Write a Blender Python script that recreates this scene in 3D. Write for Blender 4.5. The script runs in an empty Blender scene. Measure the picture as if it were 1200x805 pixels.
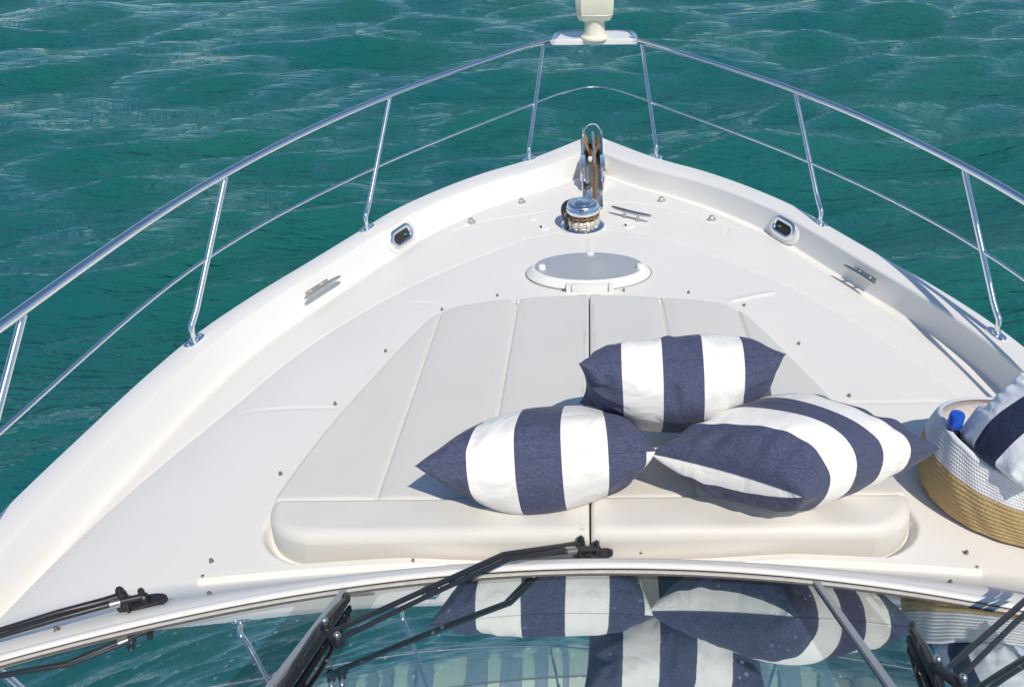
import bpy, bmesh, math, random
import numpy as np
from mathutils import Vector
random.seed(4); rng = np.random.default_rng(7)
sc = bpy.context.scene
col = sc.collection
rad = math.radians

# ------------------------------------------------------------------ camera
F, CX, CY = 930., 694., 402.
P, R, H = rad(33.8), rad(0.6), 3.65
fw = np.array([0, math.cos(P), -math.sin(P)]); dn = np.array([0, -math.sin(P), -math.cos(P)]); rt = np.array([1., 0, 0])
cr, sr = math.cos(R), math.sin(R)
def at(px, py, z):
    """point of the photograph at a known height"""
    u, v = px-CX, py-CY
    d = fw*F + rt*(u*cr-v*sr) + dn*(u*sr+v*cr)
    t = (z-H)/d[2]
    return np.array([0, 0, H]) + d*t
cam = bpy.data.cameras.new('camera'); co = bpy.data.objects.new('camera', cam); col.objects.link(co)
cam.sensor_width = 36; cam.lens = F/1200*36; cam.shift_x = -(CX-600)/1200; cam.shift_y = (CY-402.5)/1200
cam.clip_start = .05; cam.clip_end = 30000
from mathutils import Matrix
rgt = rt*cr + dn*sr; dwn = -rt*sr + dn*cr      # rolled axes: picture right and picture down
M = Matrix(((rgt[0], -dwn[0], -fw[0], 0), (rgt[1], -dwn[1], -fw[1], 0), (rgt[2], -dwn[2], -fw[2], H), (0, 0, 0, 1)))
co.matrix_world = M
sc.camera = co

# ------------------------------------------------------------------ light
SUN = Vector((.36, -.66, 1.0)).normalized()
w = bpy.data.worlds.new('World'); sc.world = w; w.use_nodes = True
nt = w.node_tree; bg = nt.nodes['Background']
sky = nt.nodes.new('ShaderNodeTexSky'); sky.sky_type = 'NISHITA'; sky.sun_disc = False
sky.sun_elevation = math.asin(SUN.z); sky.sun_rotation = math.atan2(SUN.x, SUN.y)
sky.air_density = 1.0; sky.dust_density = .1; sky.ozone_density = 2.0
tint = nt.nodes.new('ShaderNodeMix'); tint.data_type = 'RGBA'; tint.blend_type = 'MULTIPLY'; tint.inputs['Factor'].default_value = 1; gtc = nt.nodes.new('ShaderNodeTexCoord'); gsx = nt.nodes.new('ShaderNodeSeparateXYZ'); nt.links.new(gtc.outputs['Generated'], gsx.inputs[0])
grp_ = nt.nodes.new('ShaderNodeValToRGB'); grp_.color_ramp.elements[0].position = 0.0; grp_.color_ramp.elements[0].color = (.62, .80, 1.0, 1)
grp_.color_ramp.elements[1].position = .45; grp_.color_ramp.elements[1].color = (.96, .985, 1.0, 1)
nt.links.new(gsx.outputs['Z'], grp_.inputs[0]); nt.links.new(grp_.outputs[0], tint.inputs['B'])
nt.links.new(sky.outputs[0], tint.inputs['A']); nt.links.new(tint.outputs['Result'], bg.inputs[0]); bg.inputs[1].default_value = .115
sl = bpy.data.lights.new('sun', 'SUN'); sl.energy = 3.5; sl.angle = rad(.5); sl.color = (1, .925, .80)
so = bpy.data.objects.new('sun', sl); col.objects.link(so)
so.rotation_euler = (-SUN).to_track_quat('-Z', 'Y').to_euler(); so.location = (6, -8, 14)
sc.view_settings.view_transform = 'Standard'; sc.view_settings.look = 'None'
sc.view_settings.gamma = 1; sc.view_settings.use_curve_mapping = False
sc.view_settings.exposure = 0.04
sc.render.engine = 'CYCLES'
sc.cycles.use_denoising = True
sc.cycles.max_bounces = 8; sc.cycles.glossy_bounces = 5
sc.cycles.sample_clamp_direct = 2.2; sc.cycles.sample_clamp_indirect = 6; sc.cycles.blur_glossy = .3

# ------------------------------------------------------------------ materials
def mat(name, c, rough=.5, metal=0., bump=None, var=None, spec=.5, coat=0, ior=None, bdist=.01):
    m = bpy.data.materials.new(name); m.use_nodes = True
    n, l = m.node_tree.nodes, m.node_tree.links; b = n['Principled BSDF']
    b.inputs['Base Color'].default_value = (*c, 1); b.inputs['Roughness'].default_value = rough
    b.inputs['Metallic'].default_value = metal; b.inputs['Specular IOR Level'].default_value = spec
    b.inputs['Coat Weight'].default_value = coat
    if ior: b.inputs['IOR'].default_value = ior
    tc = n.new('ShaderNodeTexCoord')
    if var:      # (scale, amount): large soft colour drift
        no = n.new('ShaderNodeTexNoise'); no.inputs['Scale'].default_value = var[0]; no.inputs['Detail'].default_value = 6
        no.inputs['Roughness'].default_value = .65
        l.new(tc.outputs['Object'], no.inputs['Vector'])
        mx = n.new('ShaderNodeMix'); mx.data_type = 'RGBA'
        mx.inputs['A'].default_value = (*[x*(1-var[1]) for x in c], 1); mx.inputs['B'].default_value = (*[min(1, x*(1+var[1])) for x in c], 1)
        l.new(no.outputs['Fac'], mx.inputs['Factor']); l.new(mx.outputs['Result'], b.inputs['Base Color'])
        mr = n.new('ShaderNodeMapRange'); mr.inputs['To Min'].default_value = rough*.8; mr.inputs['To Max'].default_value = min(1, rough*1.25)
        l.new(no.outputs['Fac'], mr.inputs['Value']); l.new(mr.outputs['Result'], b.inputs['Roughness'])
    if bump:     # (scale, strength)
        no = n.new('ShaderNodeTexNoise'); no.inputs['Scale'].default_value = bump[0]; no.inputs['Detail'].default_value = 4
        l.new(tc.outputs['Object'], no.inputs['Vector'])
        bp = n.new('ShaderNodeBump'); bp.inputs['Strength'].default_value = bump[1]; bp.inputs['Distance'].default_value = bdist
        l.new(no.outputs['Fac'], bp.inputs['Height']); l.new(bp.outputs['Normal'], b.inputs['Normal'])
    return m
gel = mat('gelcoat', (.765, .75, .72), .32, bump=(3, .04), var=(2.2, .025), coat=.15)
deckm = mat('deck_nonskid', (.79, .77, .73), .5, bump=(260, .14), var=(3.2, .045), bdist=.004)
cream = mat('cream_trim', (.80, .75, .66), .4, var=(9, .03))
vinyl = mat('cushion_vinyl', (.68, .662, .62), .5, bump=(14, .10), var=(2.6, .035), bdist=.006)
steel = mat('polished_steel', (.84, .85, .87), .17, 1.0, var=(30, .05))
steel_d = mat('dull_steel', (.58, .56, .52), .30, 1.0, var=(40, .15))
brushed = mat('weathered_steel', (.60, .575, .52), .42, .85, var=(60, .2))
bronze = mat('bronze_stud', (.24, .20, .16), .45, .6, var=(90, .3))
rust = mat('rusty_chain', (.30, .17, .085), .75, .35, bump=(150, .5), var=(70, .5))
galv = mat('anchor_tan', (.55, .37, .20), .55, .35, bump=(60, .3), var=(22, .35))
black = mat('black_plastic', (.022, .023, .027), .38, var=(40, .25))
rubber = mat('black_rubber', (.02, .02, .022), .65)
dark = mat('dark_hollow', (.03, .027, .025), .8)
tan = mat('recess_tan', (.50, .42, .30), .7, var=(12, .1))
searchm = mat('cream_plastic', (.80, .76, .60), .38, var=(8, .03))
hatchm = mat('hatch_acrylic', (.40, .415, .44), .16, var=(14, .04), spec=.8)
white = mat('white_plastic', (.82, .81, .78), .4)
gask = mat('gasket', (.10, .095, .085), .7, bump=(120, .4), var=(60, .5))
bead = mat('sealant', (.56, .53, .47), .6, bump=(90, .3), var=(50, .2))
bluecap = mat('blue_cap', (.01, .09, .55), .35)
bottlem = mat('dark_bottle', (.025, .02, .02), .15)
shirt = mat('lavender_cloth', (.62, .65, .78), .8, bump=(55, .4), var=(20, .08))
hullm = mat('hull_gelcoat', (.78, .775, .76), .2, coat=.3)

def cloth_mat(name, navy, pale, stripes):
    """woven cloth; uv.x runs across the stripes, uv.y < 0 marks the white seam wedge"""
    m = bpy.data.materials.new(name); m.use_nodes = True
    n, l = m.node_tree.nodes, m.node_tree.links; b = n['Principled BSDF']
    b.inputs['Roughness'].default_value = .85; b.inputs['Specular IOR Level'].default_value = .25
    b.inputs['Sheen Weight'].default_value = .12
    uv = n.new('ShaderNodeUVMap'); uv.uv_map = 'stripe'
    sx = n.new('ShaderNodeSeparateXYZ'); l.new(uv.outputs[0], sx.inputs[0])
    rp = n.new('ShaderNodeValToRGB'); rp.color_ramp.interpolation = 'CONSTANT'
    el = rp.color_ramp.elements
    while len(el) > 1: el.remove(el[-1])
    el[0].position = 0; el[0].color = (stripes[0][1],)*3+(1,)
    for p_, v_ in stripes[1:]:
        e = el.new(p_); e.color = (v_,)*3+(1,)
    l.new(sx.outputs['X'], rp.inputs[0])
    lt = n.new('ShaderNodeMath'); lt.operation = 'LESS_THAN'; lt.inputs[1].default_value = 0; l.new(sx.outputs['Y'], lt.inputs[0])
    mxx = n.new('ShaderNodeMath'); mxx.operation = 'MAXIMUM'; l.new(rp.outputs[0], mxx.inputs[0]); l.new(lt.outputs[0], mxx.inputs[1])
    tc = n.new('ShaderNodeTexCoord')
    f1 = n.new('ShaderNodeTexNoise'); f1.inputs['Scale'].default_value = 420; f1.inputs['Detail'].default_value = 2; l.new(tc.outputs['Object'], f1.inputs['Vector'])
    mp = n.new('ShaderNodeMapping'); mp.inputs['Scale'].default_value = (30, 160, 160); l.new(tc.outputs['Object'], mp.inputs[0])
    f2 = n.new('ShaderNodeTexNoise'); f2.inputs['Scale'].default_value = 3; f2.inputs['Detail'].default_value = 4; l.new(mp.outputs[0], f2.inputs['Vector'])
    ad = n.new('ShaderNodeMath'); ad.operation = 'ADD'; l.new(f1.outputs['Fac'], ad.inputs[0]); l.new(f2.outputs['Fac'], ad.inputs[1])
    mr = n.new('ShaderNodeMapRange'); mr.inputs['From Min'].default_value = .7; mr.inputs['From Max'].default_value = 1.35; l.new(ad.outputs[0], mr.inputs['Value'])
    nv = n.new('ShaderNodeMix'); nv.data_type = 'RGBA'; nv.inputs['A'].default_value = (*[c*.6 for c in navy], 1); nv.inputs['B'].default_value = (*[c*1.75+.014 for c in navy], 1)
    l.new(mr.outputs[0], nv.inputs['Factor'])
    wv = n.new('ShaderNodeMix'); wv.data_type = 'RGBA'; wv.inputs['A'].default_value = (*[c*.96 for c in pale], 1); wv.inputs['B'].default_value = (*pale, 1)
    l.new(mr.outputs[0], wv.inputs['Factor'])
    mx = n.new('ShaderNodeMix'); mx.data_type = 'RGBA'
    l.new(mxx.outputs[0], mx.inputs['Factor']); l.new(nv.outputs['Result'], mx.inputs['A']); l.new(wv.outputs['Result'], mx.inputs['B'])
    l.new(mx.outputs['Result'], b.inputs['Base Color'])
    w1 = n.new('ShaderNodeTexNoise'); w1.inputs['Scale'].default_value = 12; w1.inputs['Detail'].default_value = 3; w1.inputs['Distortion'].default_value = .8; l.new(tc.outputs['Object'], w1.inputs['Vector'])
    b1 = n.new('ShaderNodeBump'); b1.inputs['Strength'].default_value = .55; b1.inputs['Distance'].default_value = .019; l.new(w1.outputs['Fac'], b1.inputs['Height'])
    b2 = n.new('ShaderNodeBump'); b2.inputs['Strength'].default_value = .25; b2.inputs['Distance'].default_value = .001; l.new(ad.outputs[0], b2.inputs['Height']); l.new(b1.outputs[0], b2.inputs['Normal'])
    l.new(b2.outputs[0], b.inputs['Normal'])
    return m
STR5 = [(0, 0), (.2, 1), (.4, 0), (.6, 1), (.8, 0)]
NAVY = (.050, .058, .112)
pillow_m = cloth_mat('striped_canvas', NAVY, (.83, .815, .78), STR5)
towel_m = cloth_mat('striped_towelling', (.012, .020, .06), (.78, .79, .83), [(0, 1), (.30, 0), (.62, 1)])

# ------------------------------------------------------------------ mesh helpers
class MB:
    def __init__(s): s.v = []; s.f = []
    def add(s, v, f):
        o = len(s.v); s.v += [tuple(map(float, p)) for p in v]; s.f += [tuple(i+o for i in q) for q in f]; return s
    def grid(s, A, closed_u=False, closed_v=False):
        A = np.asarray(A); n, m = A.shape[:2]; f = []
        for i in range(n if closed_u else n-1):
            for j in range(m if closed_v else m-1):
                f.append((i*m+j, ((i+1) % n)*m+j, ((i+1) % n)*m+(j+1) % m, i*m+(j+1) % m))
        return s.add(A.reshape(-1, 3), f)
    def tube(s, pts, r, seg=12, cap=True):
        pts = [np.asarray(p, float) for p in pts]; n = len(pts)
        rs = r if hasattr(r, '__len__') else [r]*n
        T = [(pts[min(i+1, n-1)]-pts[max(i-1, 0)]) for i in range(n)]
        T = [t/max(np.linalg.norm(t), 1e-9) for t in T]
        up = np.array([0, 0, 1.]) if abs(T[0][2]) < .9 else np.array([1., 0, 0])
        N = up-T[0]*(up@T[0]); N /= np.linalg.norm(N); rings = []
        for i in range(n):
            N = N-T[i]*(N@T[i]); N /= np.linalg.norm(N); B = np.cross(T[i], N)
            rings.append([pts[i]+rs[i]*(math.cos(a)*N+math.sin(a)*B) for a in np.linspace(0, 2*math.pi, seg, endpoint=False)])
        o = len(s.v); s.grid(np.array(rings), closed_v=True)
        if cap:
            s.f.append(tuple(range(o, o+seg))[::-1]); k = o+(n-1)*seg; s.f.append(tuple(range(k, k+seg)))
        return s
    def lathe(s, prof, c=(0, 0, 0), seg=40, sx=1, sy=1):
        c = np.asarray(c, float)
        A = [[c+np.array([r*sx*math.cos(a), r*sy*math.sin(a), z]) for a in np.linspace(0, 2*math.pi, seg, endpoint=False)] for r, z in prof]
        return s.grid(np.array(A), closed_v=True)
    def box(s, c, d, ax=None, bev=.15):
        """bevelled box: centre, full sizes, axes"""
        c = np.asarray(c, float); h = np.asarray(d, float)/2; b = min(h)*2*bev
        ax = np.eye(3) if ax is None else np.array([np.asarray(a, float)/np.linalg.norm(a) for a in ax])
        bm = bmesh.new(); bmesh.ops.create_cube(bm, size=1)
        for v in bm.verts: v.co = Vector([v.co[i]*2*h[i] for i in range(3)])
        bmesh.ops.bevel(bm, geom=bm.edges[:], offset=b, segments=2, affect='EDGES', profile=.6)
        bm.verts.index_update()
        vs = [c+ax.T@np.array(v.co) for v in bm.verts]; fs = [[v.index for v in f.verts] for f in bm.faces]
        bm.free(); return s.add(vs, fs)
    def prism(s, poly, z0, z1, bev=0):
        """upright prism over a plan outline with an optional chamfered top"""
        poly = np.asarray(poly, float); c = poly.mean(0); n = len(poly)
        rings = [np.c_[poly, np.full(n, z0)]]
        if bev:
            rings.append(np.c_[poly, np.full(n, z1-bev)])
            q = c+(poly-c)*(1-bev/np.maximum(np.linalg.norm(poly-c, axis=1), 1e-6))[:, None]
            rings.append(np.c_[q, np.full(n, z1)])
        else: rings.append(np.c_[poly, np.full(n, z1)])
        o = len(s.v); s.grid(np.array(rings), closed_v=True)
        k = len(rings)-1
        s.f.append(tuple(range(o, o+n))); s.f.append(tuple(range(o+k*n, o+(k+1)*n))); return s
def obj(name, mb, m, parent=None, smooth=True, angle=40, label=None):
    me = bpy.data.meshes.new(name); me.from_pydata(mb.v, [], mb.f)
    bm = bmesh.new(); bm.from_mesh(me); bmesh.ops.recalc_face_normals(bm, faces=bm.faces[:])
    if smooth:
        for f in bm.faces: f.smooth = True
        for e in bm.edges:
            if len(e.link_faces) == 2 and e.calc_face_angle(0) > rad(angle): e.smooth = False
    bm.to_mesh(me); bm.free()
    me.materials.append(m)
    o = bpy.data.objects.new(name, me); col.objects.link(o); o.parent = parent
    if label: o['label'] = label
    return o
def big(name, V, Fc, m, parent=None):
    """large smooth quad mesh straight from numpy arrays"""
    me = bpy.data.meshes.new(name); V = np.ascontiguousarray(V, np.float32); Fc = np.ascontiguousarray(Fc, np.int32)
    me.vertices.add(len(V)); me.vertices.foreach_set('co', V.ravel())
    me.loops.add(Fc.size); me.loops.foreach_set('vertex_index', Fc.ravel())
    me.polygons.add(len(Fc)); me.polygons.foreach_set('loop_start', np.arange(0, Fc.size, 4, dtype=np.int32))
    me.update(calc_edges=True); me.validate()
    me.polygons.foreach_set('use_smooth', np.ones(len(me.polygons), bool)); me.materials.append(m)
    o = bpy.data.objects.new(name, me); col.objects.link(o); o.parent = parent; return o
def gridfaces(n, m):
    i, j = np.meshgrid(np.arange(n-1), np.arange(m-1), indexing='ij'); a = (i*m+j).ravel()
    return np.c_[a, a+m, a+m+1, a+1]
def thing(name, label, cat, loc=(0, 0, 0), group=None):
    o = bpy.data.objects.new(name, None); col.objects.link(o); o.location = loc; o.empty_display_size = .1
    o['label'] = label; o['category'] = cat
    if group: o['group'] = group
    return o
def keep(o, root):
    """parent a mesh built in world space to a root that is not at the origin"""
    o.parent = root; o.matrix_parent_inverse = Matrix.Translation(root.location).inverted(); return o
def part(name, m, parent=None):
    e = bpy.data.objects.new(name, None); col.objects.link(e); e.parent = parent; return e
def cat_rom(pts, k=8):
    p = [np.asarray(q, float) for q in pts]; p = [2*p[0]-p[1]]+p+[2*p[-1]-p[-2]]; out = []
    for i in range(1, len(p)-2):
        for t in np.linspace(0, 1, k, endpoint=False):
            a, b, c, d = p[i-1:i+3]
            out.append(.5*(2*b+(c-a)*t+(2*a-5*b+4*c-d)*t*t+(3*b-a-3*c+d)*t**3))
    out.append(p[-2]); return out
def smooth01(x): x = np.clip(x, 0, 1); return x*x*(3-2*x)
def segdist(x, y, poly):
    """distance from points to an open polyline"""
    x = np.asarray(x, float); y = np.asarray(y, float); d = np.full(x.shape, 1e9)
    for (ax, ay), (bx, by) in zip(poly[:-1], poly[1:]):
        ex, ey = bx-ax, by-ay; L = ex*ex+ey*ey+1e-12
        t = np.clip(((x-ax)*ex+(y-ay)*ey)/L, 0, 1)
        d = np.minimum(d, np.hypot(x-ax-t*ex, y-ay-t*ey))
    return d

# ------------------------------------------------------------------ plan of the boat
X0 = .015                                   # centreline of the hull
ZG, ZD, ZF = 2.05, 1.96, 1.926                         # gunwale cap, deck at the bow
OUT = cat_rom([(.055, 4.575), (.34, 4.25), (.60, 4.03), (.80, 3.815), (.975, 3.575), (1.09, 3.345), (1.235, 3.05), (1.375, 2.77), (1.485, 2.50),
               (1.555, 2.23), (1.615, 1.90), (1.665, 1.58), (1.72, 1.1), (1.77, .5), (1.82, -.6), (1.84, -2), (1.84, -4.2)], 10)
OUT = np.array(OUT)[:, :2] if len(OUT[0]) > 2 else np.array(OUT)
tg = np.gradient(OUT, axis=0); tg /= np.linalg.norm(tg, axis=1)[:, None]
nin = np.c_[tg[:, 1], -tg[:, 0]]            # pointing inboard for the starboard side
if (nin[60][0] > 0): nin = -nin
capw = np.interp(OUT[:, 1], [-4, 1.5, 3.3, 3.9, 4.575], [.105, .105, .10, .12, .175])
CAPI = OUT+nin*capw[:, None]; facew = np.interp(OUT[:, 1], [-4, 2, 3.3, 3.8, 4.3], [.026, .028, .036, .036, .02])
FOOT = OUT+nin*(capw+facew)[:, None]
def clipx(A): A = A.copy(); A[:, 0] = np.maximum(A[:, 0], .055); return A
CAPI, FOOT = clipx(CAPI), clipx(FOOT)
fo = np.argsort(FOOT[:, 1]); FY, FX = FOOT[fo, 1], FOOT[fo, 0]
def footx(y): return np.interp(y, FY, FX)
CH = np.array([(0, 3.50), (.12, 3.485), (.25, 3.44), (.37, 3.375), (.68, 3.09), (.90, 2.83), (1.11, 2.49), (1.26, 2.12), (1.42, 1.72), (1.545, 1.357), (1.62, .9), (1.66, 0), (1.68, -4.2)])
CH = np.array(cat_rom(CH, 8))
def chx(y):
    o = np.argsort(CH[:, 1]); return np.interp(y, CH[o, 1], CH[o, 0], right=-.05)
def wb(x): return 1.206-.153*(x-0.0)**2      # plan line of the windscreen foot
_arc = [(1.398+.125*(1-math.cos(a)), .70+.152*math.sin(a)) for a in np.linspace(0, math.pi/2, 18)]
_side = [tuple(q[:2]) for q in cat_rom([(1.523, .852, 0), (1.60, .845, 0), (1.80, .812, 0), (2.0, .768, 0), (2.15, .730, 0), (2.4, .662, 0), (2.56, .612, 0), (2.635, .572, 0), (2.685, .50, 0), (2.722, .38, 0), (2.747, .23, 0), (2.76, .10, 0), (2.765, .0, 0)], 5)]
PADO = [(1.398, .0)]+_arc[:-1]+_side
PX = -.010                                  # centre seam of the sun pad
padline = [(b, a) for a, b in PADO]
padpoly = np.array(padline+[(-x, y) for x, y in padline[::-1]])
def inside(x, y, poly):
    c = np.zeros(np.shape(x), bool); n = len(poly)
    for i in range(n):
        ax, ay = poly[i]; bx, by = poly[(i+1) % n]
        if ay == by: continue
        k = ((ay > y) != (by > y)) & (x < (bx-ax)*(y-ay)/(by-ay)+ax); c ^= k
    return c
def trunk(x, y):
    """smooth coachroof surface without its grooves"""
    x = np.asarray(x, float); y = np.asarray(y, float); ax = np.abs(x-X0)
    d = segdist(ax, y, CH)*np.where(ax < chx(y), 1, -1)
    rise = .10*np.clip((3.5-y)/2.2, 0, 1.0)
    df = np.maximum(footx(y)-ax, 0)
    rise = rise*(1-np.exp(-np.maximum(d, 0)/.16))-(ZD-ZF)*np.exp(-(df/.07)**2)
    step = .007*smooth01((d+.004)/.016)
    yl = wb(x)+.022; ysx = 1.372-.05*x*x; u_ = smooth01((ysx-y)/np.maximum(ysx-yl, .05))
    z = ZD+rise+step
    return z+np.maximum(2.222-z, 0)*u_*smooth01(d/.22)
GRV = []                                    # grooves: (polyline, depth, sigma)
def lidline(sgn):
    p = [at(*q, ZD+.005)[:2] for q in ([(640, 247), (610, 252), (575, 257), (548, 263), (534, 269), (531, 274), (540, 280)] if sgn < 0 else [(706, 238), (740, 237), (775, 242), (815, 252), (842, 260), (853, 266), (850, 272)])]
    return [tuple(q) for q in cat_rom([np.r_[q, 0] for q in p], 6)]
GRV.append(([(a[0], a[1]) for a in lidline(-1)], .0035, .006))
GRV.append(([(a[0], a[1]) for a in lidline(1)], .0035, .006))
def seam(pts, z, dep=.0034, sg=.0055): GRV.append(([tuple(at(*q, z)[:2]) for q in pts], dep, sg))
seam([(280, 474), (340, 475), (392, 477)], 2.03)
seam([(485, 351), (506, 353), (528, 359)], 2.0)
seam([(857, 352), (905, 339)], 2.0, -.006, .012)
seam([(998, 468), (1055, 466), (1115, 458)], 2.04)
seam([(692, 279), (691, 296)], 1.98, -.003, .012)
def deckz(x, y, detail=True):
    z = trunk(x, y)
    ins = inside(np.asarray(x, float)-PX, np.asarray(y, float), padpoly)
    d = segdist(np.abs(np.asarray(x, float)-PX), y, padline)*np.where(ins, -1, 1)
    floor = np.interp(y, [1.3, 1.40, 1.60, 1.75, 3], [.035, .035, .03, .01, .008])
    gap = np.interp(y, [1.5, 1.7], [.014, .0]); z = z-floor*(1-smooth01((d-gap)/np.interp(y, [1.5, 1.7], [.018, .010])))
    if detail:
        ax = np.abs(np.asarray(x, float)-X0)
        for pl, dep, sg in GRV:
            g = segdist(x, y, pl); z = z-dep*np.exp(-(g/sg)**2)
        g = segdist(ax, y, CH); z = z-.003*np.exp(-(g/.007)**2)
    return z
def dz(x, y): return float(deckz(np.array([x]), np.array([y]), False)[0])
def on(px, py, up=0.):
    """point of the deck seen at a pixel of the photograph"""
    z = 2.0
    for _ in range(40):
        q = at(px, py, z); z = .5*z+.5*(float(trunk(np.array([q[0]]), np.array([q[1]]))[0])+up)
    return at(px, py, z)

# ------------------------------------------------------------------ the yacht
yacht = thing('motor_yacht', 'white motor yacht seen from its flybridge, bow with steel guard rail pointing out to sea', 'yacht')
# deck
ys = np.r_[np.arange(-4.2, .6, .1), np.arange(.6, 1.30, .02), np.arange(1.30, 1.60, .0045), np.arange(1.60, 4.41, .0065)]
t = np.linspace(-1, 1, 520)
fx = footx(ys)+.042
Y, T_ = np.meshgrid(ys, t, indexing='ij'); Xg = X0+T_*fx[:, None]
Zg = deckz(Xg, Y)
big('deck', np.c_[Xg.ravel(), Y.ravel(), Zg.ravel()], gridfaces(*Y.shape), deckm, yacht)
# bulwark with its cap, both sides
mb = MB()
for s in (1, -1):
    n = len(OUT); z_ = np.ones(n)
    fw_ = facew*(1.15 if s < 0 else .25)
    def ring(A, z): return np.c_[X0+s*A[:, 0], A[:, 1], z*z_]
    o1 = OUT-nin*.012
    rings = [ring(OUT, 1.86), ring(o1, 1.90), ring(o1, 1.955), ring(OUT-nin*.004, 1.97), ring(OUT-nin*.002, ZG-.012), ring(OUT+nin*.003, ZG-.003), ring(clipx(OUT+nin*.009), ZG),
             ring(clipx(OUT+nin*(capw*.5)[:, None]), ZG+.002), ring(clipx(OUT+nin*(capw-.008)[:, None]), ZG-.001), ring(CAPI, ZG-.004), ring(clipx(OUT+nin*(capw+.004)[:, None]), ZG-.010),
             ring(clipx(OUT+nin*(capw+fw_*.93)[:, None]), ZF+.010), ring(clipx(OUT+nin*(capw+fw_+.002)[:, None]), ZF+.003), ring(clipx(OUT+nin*(capw+fw_+.014)[:, None]), ZF-.005)]
    A = np.array(rings).transpose(1, 0, 2)
    mb.grid(A); mb.add(A[0], [tuple(range(A.shape[1]))])
obj('bulwark', mb, gel, yacht, angle=24)
# hull below the rub rail
mb = MB()
for s in (1, -1):
    rings = []
    for z, k, sh in ((1.87, .985, .0), (1.4, .93, .22), (.8, .83, .55), (.2, .70, .95), (-.4, .5, 1.4)):
        rings.append(np.c_[X0+s*OUT[:, 0]*k, OUT[:, 1]-sh*np.clip((OUT[:, 1]+4.2)/8.7, 0, 1), np.full(len(OUT), z)])
    mb.grid(np.array(rings))
obj('hull', mb, hullm, yacht)
mb = MB().add([(X0-1.84, -4.2, 1.97), (X0+1.84, -4.2, 1.97), (X0+.95, -4.2, -.4), (X0-.95, -4.2, -.4)], [(0, 1, 2, 3)])
obj('transom', mb, hullm, yacht)
mb = MB()   # stem closing the two halves
st = [(1.87, .0), (1.4, .22), (.8, .55), (.2, .95), (-.4, 1.4)]
k = [.985, .93, .83, .70, .5]
A = [[(X0-.055*kk, 4.575-sh, z), (X0+.055*kk, 4.575-sh, z)] for (z, sh), kk in zip(st, k)]
obj('stem', mb.grid(np.array(A)), hullm, yacht)

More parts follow.
